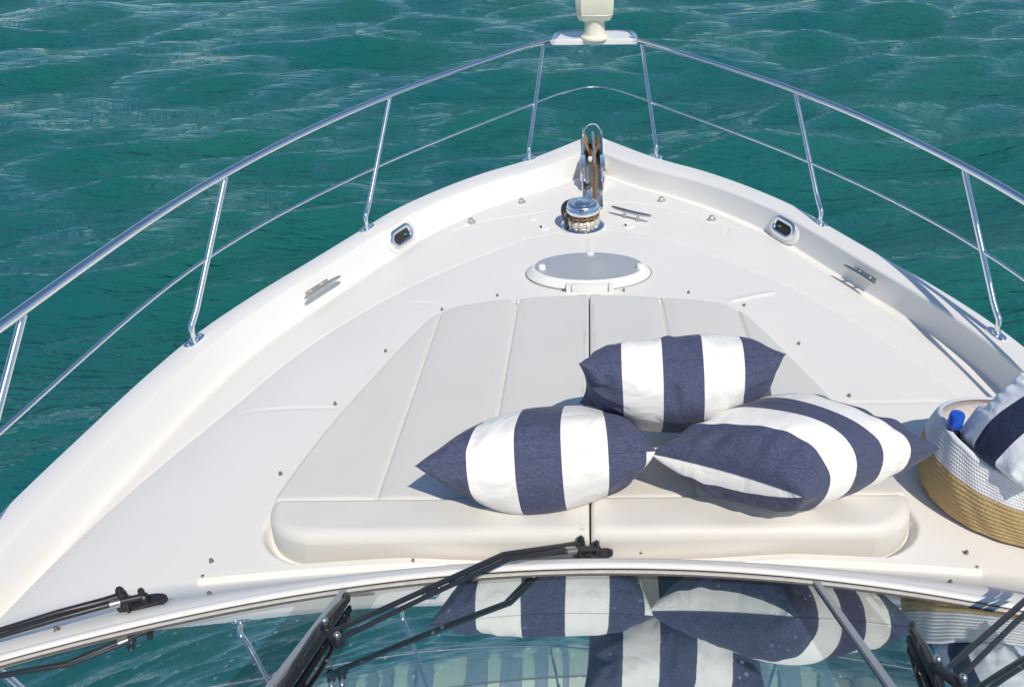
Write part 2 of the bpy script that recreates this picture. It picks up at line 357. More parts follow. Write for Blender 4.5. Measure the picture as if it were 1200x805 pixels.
# windscreen -----------------------------------------------------------------
SL = rad(28.3); cs, sn = math.cos(SL), math.sin(SL)
def glass(x, s_, up=0.):
    yb = wb(x)-.022
    return np.array([x, yb-s_*cs+up*sn, 2.242+s_*sn+up*cs])
def pane_mat():
    m = bpy.data.materials.new('tinted_glass'); m.use_nodes = True
    n, l = m.node_tree.nodes, m.node_tree.links; out = n['Material Output']; b = n['Principled BSDF']
    uv = n.new('ShaderNodeUVMap'); uv.uv_map = 'edge'
    sx = n.new('ShaderNodeSeparateXYZ'); l.new(uv.outputs[0], sx.inputs[0])
    mn = n.new('ShaderNodeMath'); mn.operation = 'SMOOTH_MIN'; mn.inputs[2].default_value = .03
    l.new(sx.outputs['X'], mn.inputs[0]); l.new(sx.outputs['Y'], mn.inputs[1])
    gt = n.new('ShaderNodeMapRange'); gt.inputs['From Min'].default_value = -.001; gt.inputs['From Max'].default_value = .001; l.new(mn.outputs[0], gt.inputs['Value'])
    # dried water drops with run marks
    tc = n.new('ShaderNodeTexCoord'); mp = n.new('ShaderNodeMapping'); mp.inputs['Scale'].default_value = (1, .45, .45); l.new(tc.outputs['Object'], mp.inputs[0])
    vo = n.new('ShaderNodeTexVoronoi'); vo.inputs['Scale'].default_value = 75; l.new(mp.outputs[0], vo.inputs['Vector'])
    sp = n.new('ShaderNodeSeparateColor'); l.new(vo.outputs['Color'], sp.inputs[0])
    sz = n.new('ShaderNodeMapRange'); sz.inputs['From Min'].default_value = .80; sz.inputs['From Max'].default_value = 1; sz.inputs['To Min'].default_value = 0; sz.inputs['To Max'].default_value = .26; l.new(sp.outputs[0], sz.inputs['Value'])
    dr = n.new('ShaderNodeMath'); dr.operation = 'LESS_THAN'; l.new(vo.outputs['Distance'], dr.inputs[0]); l.new(sz.outputs[0], dr.inputs[1])
    mx = n.new('ShaderNodeMix'); mx.data_type = 'RGBA'; mx.inputs['A'].default_value = (.006, .008, .010, 1); mx.inputs['B'].default_value = (.018, .062, .078, 1); l.new(gt.outputs[0], mx.inputs['Factor'])
    m2 = n.new('ShaderNodeMix'); m2.data_type = 'RGBA'; l.new(mx.outputs['Result'], m2.inputs['A']); m2.inputs['B'].default_value = (.85, .88, .9, 1)
    dm = n.new('ShaderNodeMath'); dm.operation = 'MULTIPLY'; dm.inputs[1].default_value = .5; l.new(dr.outputs[0], dm.inputs[0]); l.new(dm.outputs[0], m2.inputs['Factor'])
    l.new(m2.outputs['Result'], b.inputs['Base Color']); b.inputs['Roughness'].default_value = .12
    b.inputs['Specular IOR Level'].default_value = .2
    gl = n.new('ShaderNodeBsdfGlossy'); gl.inputs['Roughness'].default_value = .012; gl.inputs['Color'].default_value = (.92, .97, .96, 1)
    sk = n.new('ShaderNodeMapping'); sk.inputs['Scale'].default_value = (60, 3, 3); l.new(tc.outputs['Object'], sk.inputs[0])
    ns = n.new('ShaderNodeTexNoise'); ns.inputs['Scale'].default_value = 1.5; ns.inputs['Detail'].default_value = 3; l.new(sk.outputs[0], ns.inputs['Vector'])
    bp = n.new('ShaderNodeBump'); bp.inputs['Strength'].default_value = .03; bp.inputs['Distance'].default_value = .0006; l.new(ns.outputs['Fac'], bp.inputs['Height'])
    l.new(bp.outputs[0], gl.inputs['Normal'])
    ms = n.new('ShaderNodeMixShader'); l.new(b.outputs[0], ms.inputs[1]); l.new(gl.outputs[0], ms.inputs[2])
    fr = n.new('ShaderNodeMapRange'); fr.inputs['To Min'].default_value = .42; fr.inputs['To Max'].default_value = .61; l.new(gt.outputs[0], fr.inputs['Value'])
    l.new(fr.outputs[0], ms.inputs[0]); l.new(ms.outputs[0], out.inputs[0]); return m
glass_m = pane_mat()
ws = part('windscreen', None, yacht)
XM = (-.547, .486)                          # the two mullions
for xa, xb in ((-1.47, XM[0]), (XM[0], XM[1]), (XM[1], 1.47)):
    xs = np.linspace(xa+.003, xb-.003, 60); ss = np.linspace(0, 1.32, 50)
    A = np.array([[glass(x, s_) for s_ in ss] for x in xs])
    o = obj('pane', MB().grid(A), glass_m, ws)
    uvl = o.data.uv_layers.new(name='edge')
    for lp in o.data.loops:
        v = o.data.vertices[lp.vertex_index].co; s_ = (v.z-2.242)/sn
        uvl.data[lp.index].uv = (min(v.x-xa, xb-v.x)-.085, min(s_-.035, 1.2-s_))
for x in XM:
    mb = MB(); A = []
    for s_ in np.linspace(.0, 1.32, 24): A.append([glass(x-.009, s_, .001), glass(x-.007, s_, .007), glass(x+.007, s_, .007), glass(x+.009, s_, .001)])
    obj('mullion', mb.grid(np.array(A)), mat('grey_mullion', (.42, .42, .44), .4, .3) if x == XM[0] else bpy.data.materials['grey_mullion'], ws)
xs = np.linspace(-1.55, 1.55, 90)
def arc(name, m, dy, z, r, squash=1.0, xs=xs, par=ws):
    mb = MB(); mb.tube([(x, wb(x)+dy, z) for x in xs], r, 12)
    o = obj(name, mb, m, par); return o
arc('lip', gel, .005, 2.231, .012); arc('gasket', rubber, -.012, 2.236, .0060); arc('sealant_bead', bead, -.022, 2.238, .0095)
arc('lower_gasket', gask, -.030, 2.246, .0028)
# trim strip behind the sun pad
mb = MB(); A = []
for x in np.linspace(-.985, .962, 70):
    y = 1.383-.060*x*x; z = dz(x, y)
    h = .016
    A.append([(x, y+.011, z-.03), (x, y+.011, z+h-.004), (x, y+.008, z+h), (x, y-.010, z+h), (x, y-.014, z+h-.004), (x, y-.015, z-.03)])
A = np.array(A); mb.grid(A); mb.add(A[0], [tuple(range(6))]); mb.add(A[-1], [tuple(range(6))])
ts = obj('trim_strip', mb, mat('trim_gelcoat', (.80, .77, .71), .35, var=(9, .03)), yacht)
for x in (-.975, .952, -.46, .02):
    y = 1.381-.060*x*x; q = (x, y, dz(x, y)+.016); obj('screw', MB().lathe([(0, .004), (.003, .004), (.005, .001), (.0052, -.004)], tuple(q), 12), steel_d, ts)
# coachroof and flybridge front above and behind the windscreen (under the camera)
mb = MB(); A = []
for x in np.linspace(-1.5, 1.5, 40):
    e = glass(x, 1.30, .004)
    A.append([e, e+(0, -.05, .05), (x, e[1]-.3, 2.90), (x, -1.2, 2.93), (x, -4.1, 2.93)])
mb.grid(np.array(A))
for s in (-1, 1):
    p = [glass(1.5*s, q) for q in np.linspace(0, 1.32, 12)]
    mb.add(p+[(1.5*s, -1.2, 2.93), (1.5*s, -4.1, 2.93), (1.5*s, -4.1, 1.9), (1.5*s, wb(1.5)-.02, 1.9)], [tuple(range(16))])
mb.add([(-1.5, -4.1, 2.93), (1.5, -4.1, 2.93), (1.5, -4.1, 1.9), (-1.5, -4.1, 1.9)], [(0, 1, 2, 3)])
obj('coachroof', mb, gel, yacht, angle=30)

# guard rail -----------------------------------------------------------------
ZT = 2.52
rail = part('guard_rail', None, yacht)
Lt = [(637, 52), (457, 115), (264, 208), (27, 369)]; Rt = [(752, 52), (932, 110), (1130, 200)]
Lb = [(620, 187), (430, 268), (228, 400)]; Rb = [(769, 184), (961, 262), (1167, 392)]
Lm = [(628, 122), (440, 195), (240, 307), (5, 490)]; Rm = [(765, 119), (950, 192), (1147, 290)]
TL = [at(*p, ZT) for p in Lt]; TR = [at(*p, ZT) for p in Rt]
BL = [at(*p, ZG) for p in Lb]; BR = [at(*p, ZG) for p in Rb]
def mir(q): return np.array([2*X0-q[0], q[1], q[2]])
TR.append(mir(TL[3])); BL.append(np.array([X0-1.62, 1.36, ZG])); BR.append(mir(BL[3]))
TL.append(np.array([X0-1.66, .82, ZT])); TR.append(mir(TL[4])); BL.append(np.array([X0-1.70, .45, ZG])); BR.append(mir(BL[4]))
for T4, B4 in ((TL, BL), (TR, BR)):
    for k_, (T, B) in enumerate(zip(T4, B4)):
        a = B+(0, 0, .006); b = B+(0, 0, .038); d = T-b; d /= np.linalg.norm(d)
        pts = [a, b, b+.3*(d*.05)+np.array([0, 0, .012]), b+d*.045+np.array([0, 0, .006]), b+d*.09, b+d*.3, T]
        fr = (T-B); 
        o = obj('stanchion', MB().tube([pts[0]]+cat_rom(pts[1:5], 6)+[pts[4]+(pts[6]-pts[4])*q for q in np.linspace(.04, 1, 40)], .0105, 24), steel, rail)
        tgv = tg[np.argmin(np.hypot(OUT[:, 0]-abs(B[0]-X0), OUT[:, 1]-B[1]))]
        tx = np.array([tgv[0]*(1 if B[0] > 0 else -1), tgv[1], 0])
        n = 24; poly = []
        for q in np.linspace(0, 2*math.pi, n, endpoint=False):
            c_, s_ = math.cos(q), math.sin(q); r_ = 1/(abs(c_)**3+abs(s_)**3)**(1/3)
            poly.append(B[:2]+(tx*.046*c_*r_+np.array([-tx[1], tx[0], 0])*.021*s_*r_)[:2])
        mb = MB().prism(poly, ZG-.002, ZG+.0065, .002)
        for e in (-.032, .032):
            mb.lathe([(0, .0095), (.004, .009), (.006, .0065)], (B[0]+tx[0]*e, B[1]+tx[1]*e, ZG), 10)
        mb.lathe([(.0165, .006), (.0165, .012), (.0125, .017), (.0105, .018)], (B[0], B[1], ZG), 16)
        obj('base_plate', mb, steel, rail)
up_ = np.array([0, 0, .012])
pl = [at(648, 52, ZT), at(746, 51, ZT)]
def top_line(T, start, sgn):
    p = [start+up_]+[q+up_ for q in T[:4]]+[T[4]+up_, np.array([X0+sgn*1.74, -.6, ZT+.012]), np.array([X0+sgn*1.77, -3.9, ZT+.012])]
    return cat_rom(p, 12)
obj('top_rail', MB().tube(top_line(TL, pl[0]+(.02, .01, 0), -1), .0145, 18), steel, rail)
obj('top_rail', MB().tube(top_line(TR, pl[1]+(-.02, .01, 0), 1), .0145, 18), steel, rail)
# the mid rail follows the stanchions at half height round the bow
def on_st(T, B, f=.53): b = B+(0, 0, .04); return b+(T-b)*f
def proj(q_):
    d = np.asarray(q_)-np.array([0, 0, H]); k_ = d@fw; u, v = F*(d@rt)/k_, F*(d@dn)/k_
    return np.array([CX+u*cr+v*sr, CY-u*sr+v*cr])
def frac(T, B, px): return min(np.linspace(.3, .8, 101), key=lambda f: abs(proj(on_st(T, B, f))[1]-px[1]))
fr_ = [.5*(frac(TL[k_], BL[k_], Lm[k_])+frac(TR[k_], BR[k_], Rm[k_])) for k_ in range(3)]; fr_ += [fr_[2], fr_[2]]
mL = [on_st(T, B, f) for T, B, f in zip(TL, BL, fr_)]; mR = [on_st(T, B, f) for T, B, f in zip(TR, BR, fr_)]
apex = at(690, 103, 2.30)
line = mL[::-1]+[at(668, 107.5, 2.29), at(691, 102.7, 2.29), at(714, 104.5, 2.29)]+mR
obj('mid_rail', MB().tube(cat_rom(line, 10), .0062, 12), steel, rail)
# pulpit platform and searchlight
plat = MB()
fL, fR = at(664, 45, ZT), at(730, 44, ZT)
bl, br = pl[0], pl[1]
poly = [bl[:2], br[:2], (fR[0]+.03, fR[1]+.03), (fR[0]-.04, fR[1]+.06), (fL[0]+.04, fL[1]+.06), (fL[0]-.03, fL[1]+.03)]
plat.prism(poly, ZT-.006, ZT+.024, .006)
pf = obj('pulpit_platform', plat, gel, yacht, angle=30)
mb = MB(); nose = cat_rom([bl+(0, .0, .012), (fL[0]-.06, fL[1]+.02, ZT+.012), (fL[0], fL[1]+.08, ZT+.012), (.02, fL[1]+.10, ZT+.012), (fR[0], fR[1]+.08, ZT+.012), (fR[0]+.06, fR[1]+.02, ZT+.012), br+(0, 0, .012)], 8)
obj('rim_tube', mb.tube(nose, .0145, 14), steel, pf)
light = part('searchlight', None, yacht)
c = at(697, 47, ZT+.024); c[1] += .05
obj('neck', MB().lathe([(0, -.002), (.082, -.002), (.082, .008), (.074, .016), (.064, .022), (.060, .04), (.058, .09), (.062, .10), (0, .10)], (c[0], c[1], ZT+.024), 40), searchm, light)
mb = MB(); A = []
for z, wx, wy, cut in ((.098, .070, .07, .02), (.104, .088, .085, .024), (.125, .100, .098, .028), (.16, .107, .112, .03), (.24, .110, .122, .034), (.30, .100, .115, .04), (.325, .075, .09, .04), (.33, .04, .05, .02)):
    k_ = cut; A.append([(c[0]+x, c[1]+.02+y, ZT+.024+z) for x, y in ((-wx+k_, -wy), (wx-k_, -wy), (wx, -wy+k_), (wx, wy-k_), (wx-k_, wy), (-wx+k_, wy), (-wx, wy-k_), (-wx, -wy+k_))])
A = np.array(A); mb.grid(A, closed_v=True); mb.add(A[0], [tuple(range(8))]); mb.add(A[-1], [tuple(range(8))])
obj('housing', mb, searchm, light, angle=24)
mb = MB(); A = []
for z, e in ((.134, .0), (.137, .002), (.140, .0)):
    A.append([(c[0]+x, c[1]+.02+y, ZT+.024+z) for x, y in ((-.0735-e, -.1035-e), (.0735+e, -.1035-e), (.104+e, -.073), (.104+e, .073), (.0735, .104+e), (-.0735, .104+e), (-.104-e, .073), (-.104-e, -.073))])
obj('housing_seam', mb.grid(np.array(A), closed_v=True), cream, light)
mb = MB().lathe([(0, .124), (.088, .124), (.092, .118), (.092, .11)], (0, 0, 0), 32)
A = [[(c[0]+r*math.cos(a), c[1]+.02+.118+d, ZT+.024+.21+r*math.sin(a)) for a in np.linspace(0, 2*math.pi, 28, endpoint=False)] for r, d in ((.085, .0), (.085, .02), (.075, .024), (.06, .028), (.01, .03))]
obj('lens', MB().grid(np.array(A), closed_v=True), steel, light)

# hatch ------------------------------------------------------------------------
hatch = part('deck_hatch', None, yacht)
hc = np.array([-.012, 3.035]); hz = float(trunk(np.array([hc[0]]), np.array([hc[1]]))[0])
ax_, ay_ = .248, .158
sl_y = -.075                                  # the coachroof falls away forward
def tilt(mb, c0=hc[1], k_=sl_y):
    mb.v = [(x, y, z+(y-c0)*k_) for x, y, z in mb.v]; return mb
q = ay_/ax_
rimm = MB()
A = [[(hc[0]+(ax_+d)*math.cos(a), hc[1]+(ay_+d)*math.sin(a), hz+z) for a in np.linspace(0, 2*math.pi, 72, endpoint=False)] for d, z in ((.022, -.01), (.021, .004), (.013, .010), (.002, .026), (-.005, .032), (-.011, .034), (-.014, .033), (-.014, .02))]
obj('rim', tilt(rimm.grid(np.array(A), closed_v=True)), white, hatch)
A = [[(hc[0]+(ax_+d)*math.cos(a), hc[1]+(ay_+d)*math.sin(a), hz+z) for a in np.linspace(0, 2*math.pi, 72, endpoint=False)] for d, z in ((.0265, .0022), (.020, .0025))]
obj('rim_gap', tilt(MB().grid(np.array(A), closed_v=True)), mat('hatch_gap', (.33, .30, .26), .7), hatch)
A = [[(hc[0]+(ax_-.014)*k_*math.cos(a), hc[1]+(ay_-.014)*k_*math.sin(a), hz+.0335+.004*(1-k_*k_)) for a in np.linspace(0, 2*math.pi, 72, endpoint=False)] for k_ in (1, .97, .8, .6, .4, .2, .001)]
obj('lid', tilt(MB().grid(np.array(A), closed_v=True)), hatchm, hatch)
for px, py in ((635, 313), (750, 312)):
    qk = at(px, py, hz+.045); obj('knob', MB().lathe([(0, .016), (.012, .015), (.0165, .009), (.0165, -.006)], (qk[0], qk[1], hz+.037-(qk[1]-hc[1])*.075*1), 16), white, hatch)
qk = at(692, 297, hz+.03); obj('catch', MB().box((qk[0], qk[1], hz+.026), (.030, .03, .022), bev=.2), white, hatch)
mb = MB()
for dx, wd in ((-.088, .020), (0, .15), (.088, .020)): mb.box((hc[0]+.004+dx, hc[1]-ay_-.012, hz+.024), (wd, .036, .030), bev=.15)
obj('hinge', mb, white, hatch)
for px, py in ((683, 317), (690, 310), (664, 314)):
    qk = at(px, py, hz+.045)

# windlass ---------------------------------------------------------------------
wl = part('windlass', None, yacht)
wc = at(683, 264, ZD+.006); wc[2] = ZD
obj('base_flange', MB().lathe([(0, .002), (.106, .002), (.106, .010), (.100, .014), (.094, .016), (.090, .019), (0, .019)], wc, 48), steel, wl)
mb = MB(); A = []
for r, z in ((.070, .018), (.080, .022), (.080, .040), (.074, .048), (.070, .052)):
    A.append([(wc[0]+(r+(.004 if z < .045 else .001)*math.copysign(1, math.sin(a*14)))*math.cos(a), wc[1]+(r+(.004 if z < .045 else .001)*math.copysign(1, math.sin(a*14)))*math.sin(a), wc[2]+z) for a in np.linspace(0, 2*math.pi, 112, endpoint=False)])
obj('gypsy', mb.grid(np.array(A), closed_v=True), mat('pale_gypsy', (.62, .60, .52), .5, .5, var=(50, .25)), wl)
obj('drum', MB().lathe([(.058, .045), (.058, .085), (.082, .083), (.086, .088), (.086, .100), (.083, .106), (.078, .108), (.073, .122), (.068, .126), (.060, .128), (.058, .124), (.044, .123), (.040, .127), (.030, .131), (0, .132)], wc, 56), steel, wl)
mb = MB()
for a in np.linspace(0, 2*math.pi, 12, endpoint=False):
    mb.box(wc+np.array([.078*math.cos(a+.1), .078*math.sin(a+.1), .115]), (.010, .022, .006), ((math.cos(a+.1), math.sin(a+.1), 0), (-math.sin(a+.1), math.cos(a+.1), 0), (0, 0, 1)))
obj('socket', mb if False else MB().box(wc+np.array([-.004, -.0765, .116]), (.024, .004, .006), bev=.1), rubber, wl)
obj('stripper_arm', MB().tube(cat_rom([wc+np.array(p) for p in ((-.04, .07, .11), (-.085, .03, .105), (-.094, -.02, .09), (-.082, -.045, .06), (-.075, -.05, .02))], 5), .011, 10), black, wl)
obj('bolt', MB().lathe([(0, .008), (.006, .008), (.007, 0)], wc+np.array([.03, -.099, .012]), 8), bronze, wl)
# anchor chain (lies over the windlass, free to run)
chain = thing('anchor_chain', 'rusty anchor chain wrapped round the steel windlass and running to the bow', 'chain', tuple(wc))
def link(mb, c0, d, n_, L=.030, W=.020, r=.0042):
    d = d/np.linalg.norm(d); n_ = n_-d*(n_@d); n_ /= np.linalg.norm(n_); pts = []
    for a in np.linspace(0, 2*math.pi, 14, endpoint=False):
        pts.append(c0+d*math.cos(a)*L/2*(1.0)+n_*math.sin(a)*W/2)
    pts.append(pts[0]); pts.append(pts[1]); mb.tube(pts, r, 7, cap=False)
path = []
for a in np.linspace(rad(-165), rad(35), 30): path.append(wc+np.array([.072*math.cos(a), .072*math.sin(a), .066]))
path += [wc+np.array([.066, .09, .07]), wc+np.array([.062, .2, .07]), wc+np.array([.064, .36, .075]), np.array([X0+.012, 4.06, 2.035]), np.array([X0+.012, 4.15, 2.04])]
path = np.array(cat_rom(path, 4)); seg = np.r_[0, np.cumsum(np.linalg.norm(np.diff(path, axis=0), axis=1))]
mb = MB(); k_ = 0; s_ = 0
while s_ < seg[-1]:
    c0 = np.array([np.interp(s_, seg, path[:, i]) for i in range(3)]); c1 = np.array([np.interp(s_+.01, seg, path[:, i]) for i in range(3)])
    d = c1-c0 if np.linalg.norm(c1-c0) > 1e-6 else np.array([0, 1., 0])
    side = np.cross(d, (0, 0, 1.)); n_ = side if k_ % 2 else np.array([0, 0, 1.])
    n_ = n_/np.linalg.norm(n_)+.25*np.array([0, 0, 1.])+.25*side/np.linalg.norm(side)
    link(mb, c0, d, n_); s_ += .0205; k_ += 1
keep(obj('links', mb, rust), chain)

# bow roller and anchor ---------------------------------------------------------
ro = part('bow_roller', None, yacht)
XS = X0-.002
for s in (-1, 1):
    mb = MB(); A = []
    for y, z0, z1 in ((3.98, 1.975, 2.01), (4.02, 1.975, 2.045), (4.2, 1.975, 2.055), (4.36, 1.975, 2.06), (4.5, 1.97, 2.075), (4.62, 1.95, 2.07), (4.68, 1.95, 2.03)):
        xa = XS+s*.054; A.append([(xa, y, z0), (xa, y, z1), (xa+s*.006, y, z1+.002), (xa+s*.006, y, z0)])
    A = np.array(A); mb.grid(A, closed_v=True); mb.add(A[0], [(0, 1, 2, 3)]); mb.add(A[-1], [(0, 1, 2, 3)])
    obj('cheek_plate', mb, steel, ro, angle=30)
    mb = MB().box((XS+s*.054, 4.13, 2.035), (.026, .24, .058), bev=.15)
    obj('side_guide', mb, steel, ro)
mb = MB().box((XS, 4.20, 1.972), (.10, .92, .012), bev=.2)
obj('channel', mb, steel_d, ro)
mb = MB().box((XS-.004, 3.86, 1.974), (.074, .26, .010), bev=.2)
obj('chain_plate', mb, steel, ro)
mb = MB(); A = [[(XS+x, 4.55+r*math.cos(a), 1.995+r*math.sin(a)) for a in np.linspace(0, 2*math.pi, 20, endpoint=False)] for x, r in ((-.04, .03), (-.03, .03), (0, .016), (.03, .03), (.04, .03))]
obj('roller', mb.grid(np.array(A), closed_v=True), black, ro)
obj('pin_bar', MB().tube([(XS-.03, 4.02, 2.0), (XS-.03, 4.20, 2.0), (XS-.03, 4.22, 1.985)], .012, 12), brushed, ro)
obj('lashing_knob', MB().lathe([(0, .03), (.010, .028), (.014, .018), (.012, .005), (.008, 0)], (XS-.014, 4.26, 2.02), 16), white, ro)
anchor = thing('anchor', 'tan weathered anchor with a hoop roll bar stowed in the bow roller', 'anchor', (XS, 4.5, 2.0))
mb = MB(); sh = [(XS+.012, 4.16, 2.045), (XS+.011, 4.3, 2.055), (XS+.006, 4.48, 2.075), (XS+.002, 4.60, 2.07), (XS, 4.72, 1.99)]
A = []
for (x, y, z), hgt in zip(sh, (.014, .020, .026, .032, .034)): A.append([(x-.0065, y, z-hgt), (x+.0065, y, z-hgt), (x+.0065, y, z+.006), (x-.0065, y, z+.006)])
A = np.array(A); mb.grid(A, closed_v=True); mb.add(A[0], [(0, 1, 2, 3)]); mb.add(A[-1], [(0, 1, 2, 3)])
keep(obj('shank', mb, brushed, angle=30), anchor)
for s in (-1, 1):
    mb = MB(); A = []
    for k_ in np.linspace(0, 1, 8):
        x = XS+s*.060*k_; A.append([(x, 4.36+.16*k_, 1.995+.072*k_**1.3), (x, 4.60+.10*k_, 1.97+.105*k_), (x, 4.72-.02*k_, 1.90+.13*k_), (x, 4.72-.02*k_, 1.892+.13*k_), (x, 4.36+.16*k_, 1.987+.072*k_**1.3)])
    keep(obj('fluke', mb.grid(np.array(A), closed_v=True), galv, angle=50), anchor)
pts = [(XS+.055*math.cos(a)*1.0, 4.585+.03*math.sin(a), 2.045+.072*math.sin(a)) for a in np.linspace(rad(-15), rad(195), 26)]
keep(obj('roll_bar', MB().tube(pts, .0045, 10), steel), anchor)

# deck fittings -------------------------------------------------------------------
def cleat(c0, d, n_, L=.165, m=steel_d):
    """horn cleat: centre of its foot, direction of the horns, normal of the surface it is bolted to"""
    d = np.asarray(d, float); d /= np.linalg.norm(d); n_ = np.asarray(n_, float); n_ -= d*(n_@d); n_ /= np.linalg.norm(n_); b_ = np.cross(d, n_)
    r_ = part('cleat', None, yacht); c0 = np.asarray(c0, float)
    pts = [c0+d*L*q+n_*(.034+.006*(2*abs(q))**2) for q in np.linspace(-.5, .5, 13)]
    obj('horn', MB().tube(pts, [.0045+.0055*math.sqrt(max(0, 1-(2*q)**2)) for q in np.linspace(-.5, .5, 13)], 12), m, r_)
    for s in (-1, 1):
        mb = MB(); p0 = c0+d*s*L*.17
        mb.tube([p0-n_*.006, p0+n_*.006, p0+n_*.018, p0+n_*.031], [.012, .0095, .0068, .0072], 12)
        obj('foot', mb, m, r_)
    return r_
def side_frame(x, y, s):
    i = np.argmin(np.hypot(FOOT[:, 0]-abs(x-X0), FOOT[:, 1]-y)); tv = np.array([s*tg[i][0], tg[i][1], 0]); nv = np.array([s*nin[i][0], nin[i][1], 0])
    return i, tv, nv
for px, py, s in ((383, 336, -1), (995, 322, 1)):
    q_ = at(px, py, ZG-.04); i, tv, nv = side_frame(q_[0], q_[1], s)
    base = np.array([X0+s*CAPI[i][0], CAPI[i][1], ZG-.055])+nv*(.018 if s < 0 else .006)
    nn = nv+np.array([0, 0, .35])
    cl_ = cleat(base, tv, nn, .21 if s < 0 else .185, brushed if s < 0 else steel_d)
    nn = nn/np.linalg.norm(nn); obj('back_plate', MB().box(base+nn*.004, (.13, .024, .006), (tv, np.cross(nn, tv), nn), bev=.3), brushed if s < 0 else steel_d, cl_)
q0, q1 = at(717, 242, ZD+.045), at(763, 253, ZD+.045)
cleat(((q0+q1)/2)*np.array([1, 1, 0])+np.array([0, 0, ZD+.004]), q1-q0, (0, 0, 1), float(np.linalg.norm(q1-q0)), steel_d)
# fairleads let into the bulwark face
for px, py, s in ((482, 276, -1), (906, 268, 1)):
    q_ = at(px, py, ZG-.05); i, tv, nv = side_frame(q_[0], q_[1], s)
    up = np.array([0, 0, 1.])-nv*-.30; up = np.array([0, 0, 1.])-nv*.34; up /= np.linalg.norm(up); nn = np.cross(tv, up); nn = nn if nn@nv > 0 else -nn
    c0 = np.array([X0+s*CAPI[i][0], CAPI[i][1], ZG-.062])+nv*(.024 if s < 0 else .010); SC = 1.28
    fl = part('fairlead', None, yacht)
    def stad(a_, b_, off, n=40):
        out_ = []
        for t_ in np.linspace(0, 2*math.pi, n, endpoint=False):
            cx_ = math.copysign(a_-b_, math.cos(t_)) if abs(math.cos(t_)) > 1e-6 else 0
            out_.append(c0+tv*(cx_+b_*math.cos(t_))*SC+up*b_*math.sin(t_)*SC+nn*off)
        return out_
    pad_ = MB().grid(np.array([stad(.082, .052, -.02), stad(.080, .050, .004), stad(.074, .045, .008), stad(.05, .02, .008)]), closed_v=True)
    obj('moulded_pad', pad_, gel, fl)
    obj('ring', MB().grid(np.array([stad(.066, .036, .004), stad(.066, .036, .011), stad(.062, .032, .016), stad(.052, .024, .017), stad(.046, .019, .013), stad(.043, .017, .004), stad(.042, .016, -.012)]), closed_v=True), steel, fl)
    obj('hole', MB().grid(np.array([stad(.043, .017, .0085), stad(.02, .008, .0087), stad(.003, .002, .0088)]), closed_v=True), dark, fl)
    p_ = c0+tv*(-.022 if s < 0 else -.020)+nn*.0105
    obj('sea_glimpse', MB().lathe([(0, .003), (.009, .002), (.011, 0)], tuple(p_), 14), mat('green_glimpse', (.05, .22, .20), .3) if s < 0 else bpy.data.materials['green_glimpse'], fl)
# locker lid pins, latches, snap studs
for px, py in ((611, 236), (552, 259), (775, 234), (834, 256)):
    q_ = on(px, py, .012); z_ = q_[2]-.012
    mb = MB().lathe([(0, .026), (.010, .025), (.0145, .018), (.0135, .008), (.0145, .004), (.0145, -.004)], (q_[0], q_[1], z_), 10)
    mb.box((q_[0]+.012, q_[1], z_+.006), (.02, .014, .012), bev=.2)
    obj('locker_hinge', mb, brushed, yacht, angle=25)
for px, py in ((637, 267), (736, 265)):
    q_ = on(px, py); lt_ = part('flush_latch', None, yacht)
    obj('cup', MB().lathe([(.028, -.002), (.027, .004), (.022, .006), (.016, .003), (0, .003)], (q_[0], q_[1], q_[2]), 24), white, lt_)
    obj('slot', MB().box((q_[0]-.012, q_[1], q_[2]+.006), (.010, .018, .003), bev=.2), rubber, lt_)
q_ = on(624, 257); obj('filler_cap', MB().lathe([(.016, -.002), (.016, .003), (.012, .005), (0, .004)], tuple(q_), 24), white, yacht)
STUD = [(248, 658), (329, 556), (393, 474), (452, 412), (518, 363.5), (583, 347), (660, 341), (731, 341), (807, 343.5), (872, 358.5), (936, 403.5), (995, 464.5), (1132, 648.5), (1113, 683.5), (246, 697), (67, 738), (751, 646)]
for px, py in STUD:
    q_ = on(px, py)
    mb = MB().lathe([(.0058, -.004), (.0058, .0025), (.0035, .004), (.0034, .007), (.0046, .009), (.003, .011), (0, .0115)], tuple(q_), 12)
    obj('snap_stud', mb, bronze, yacht)

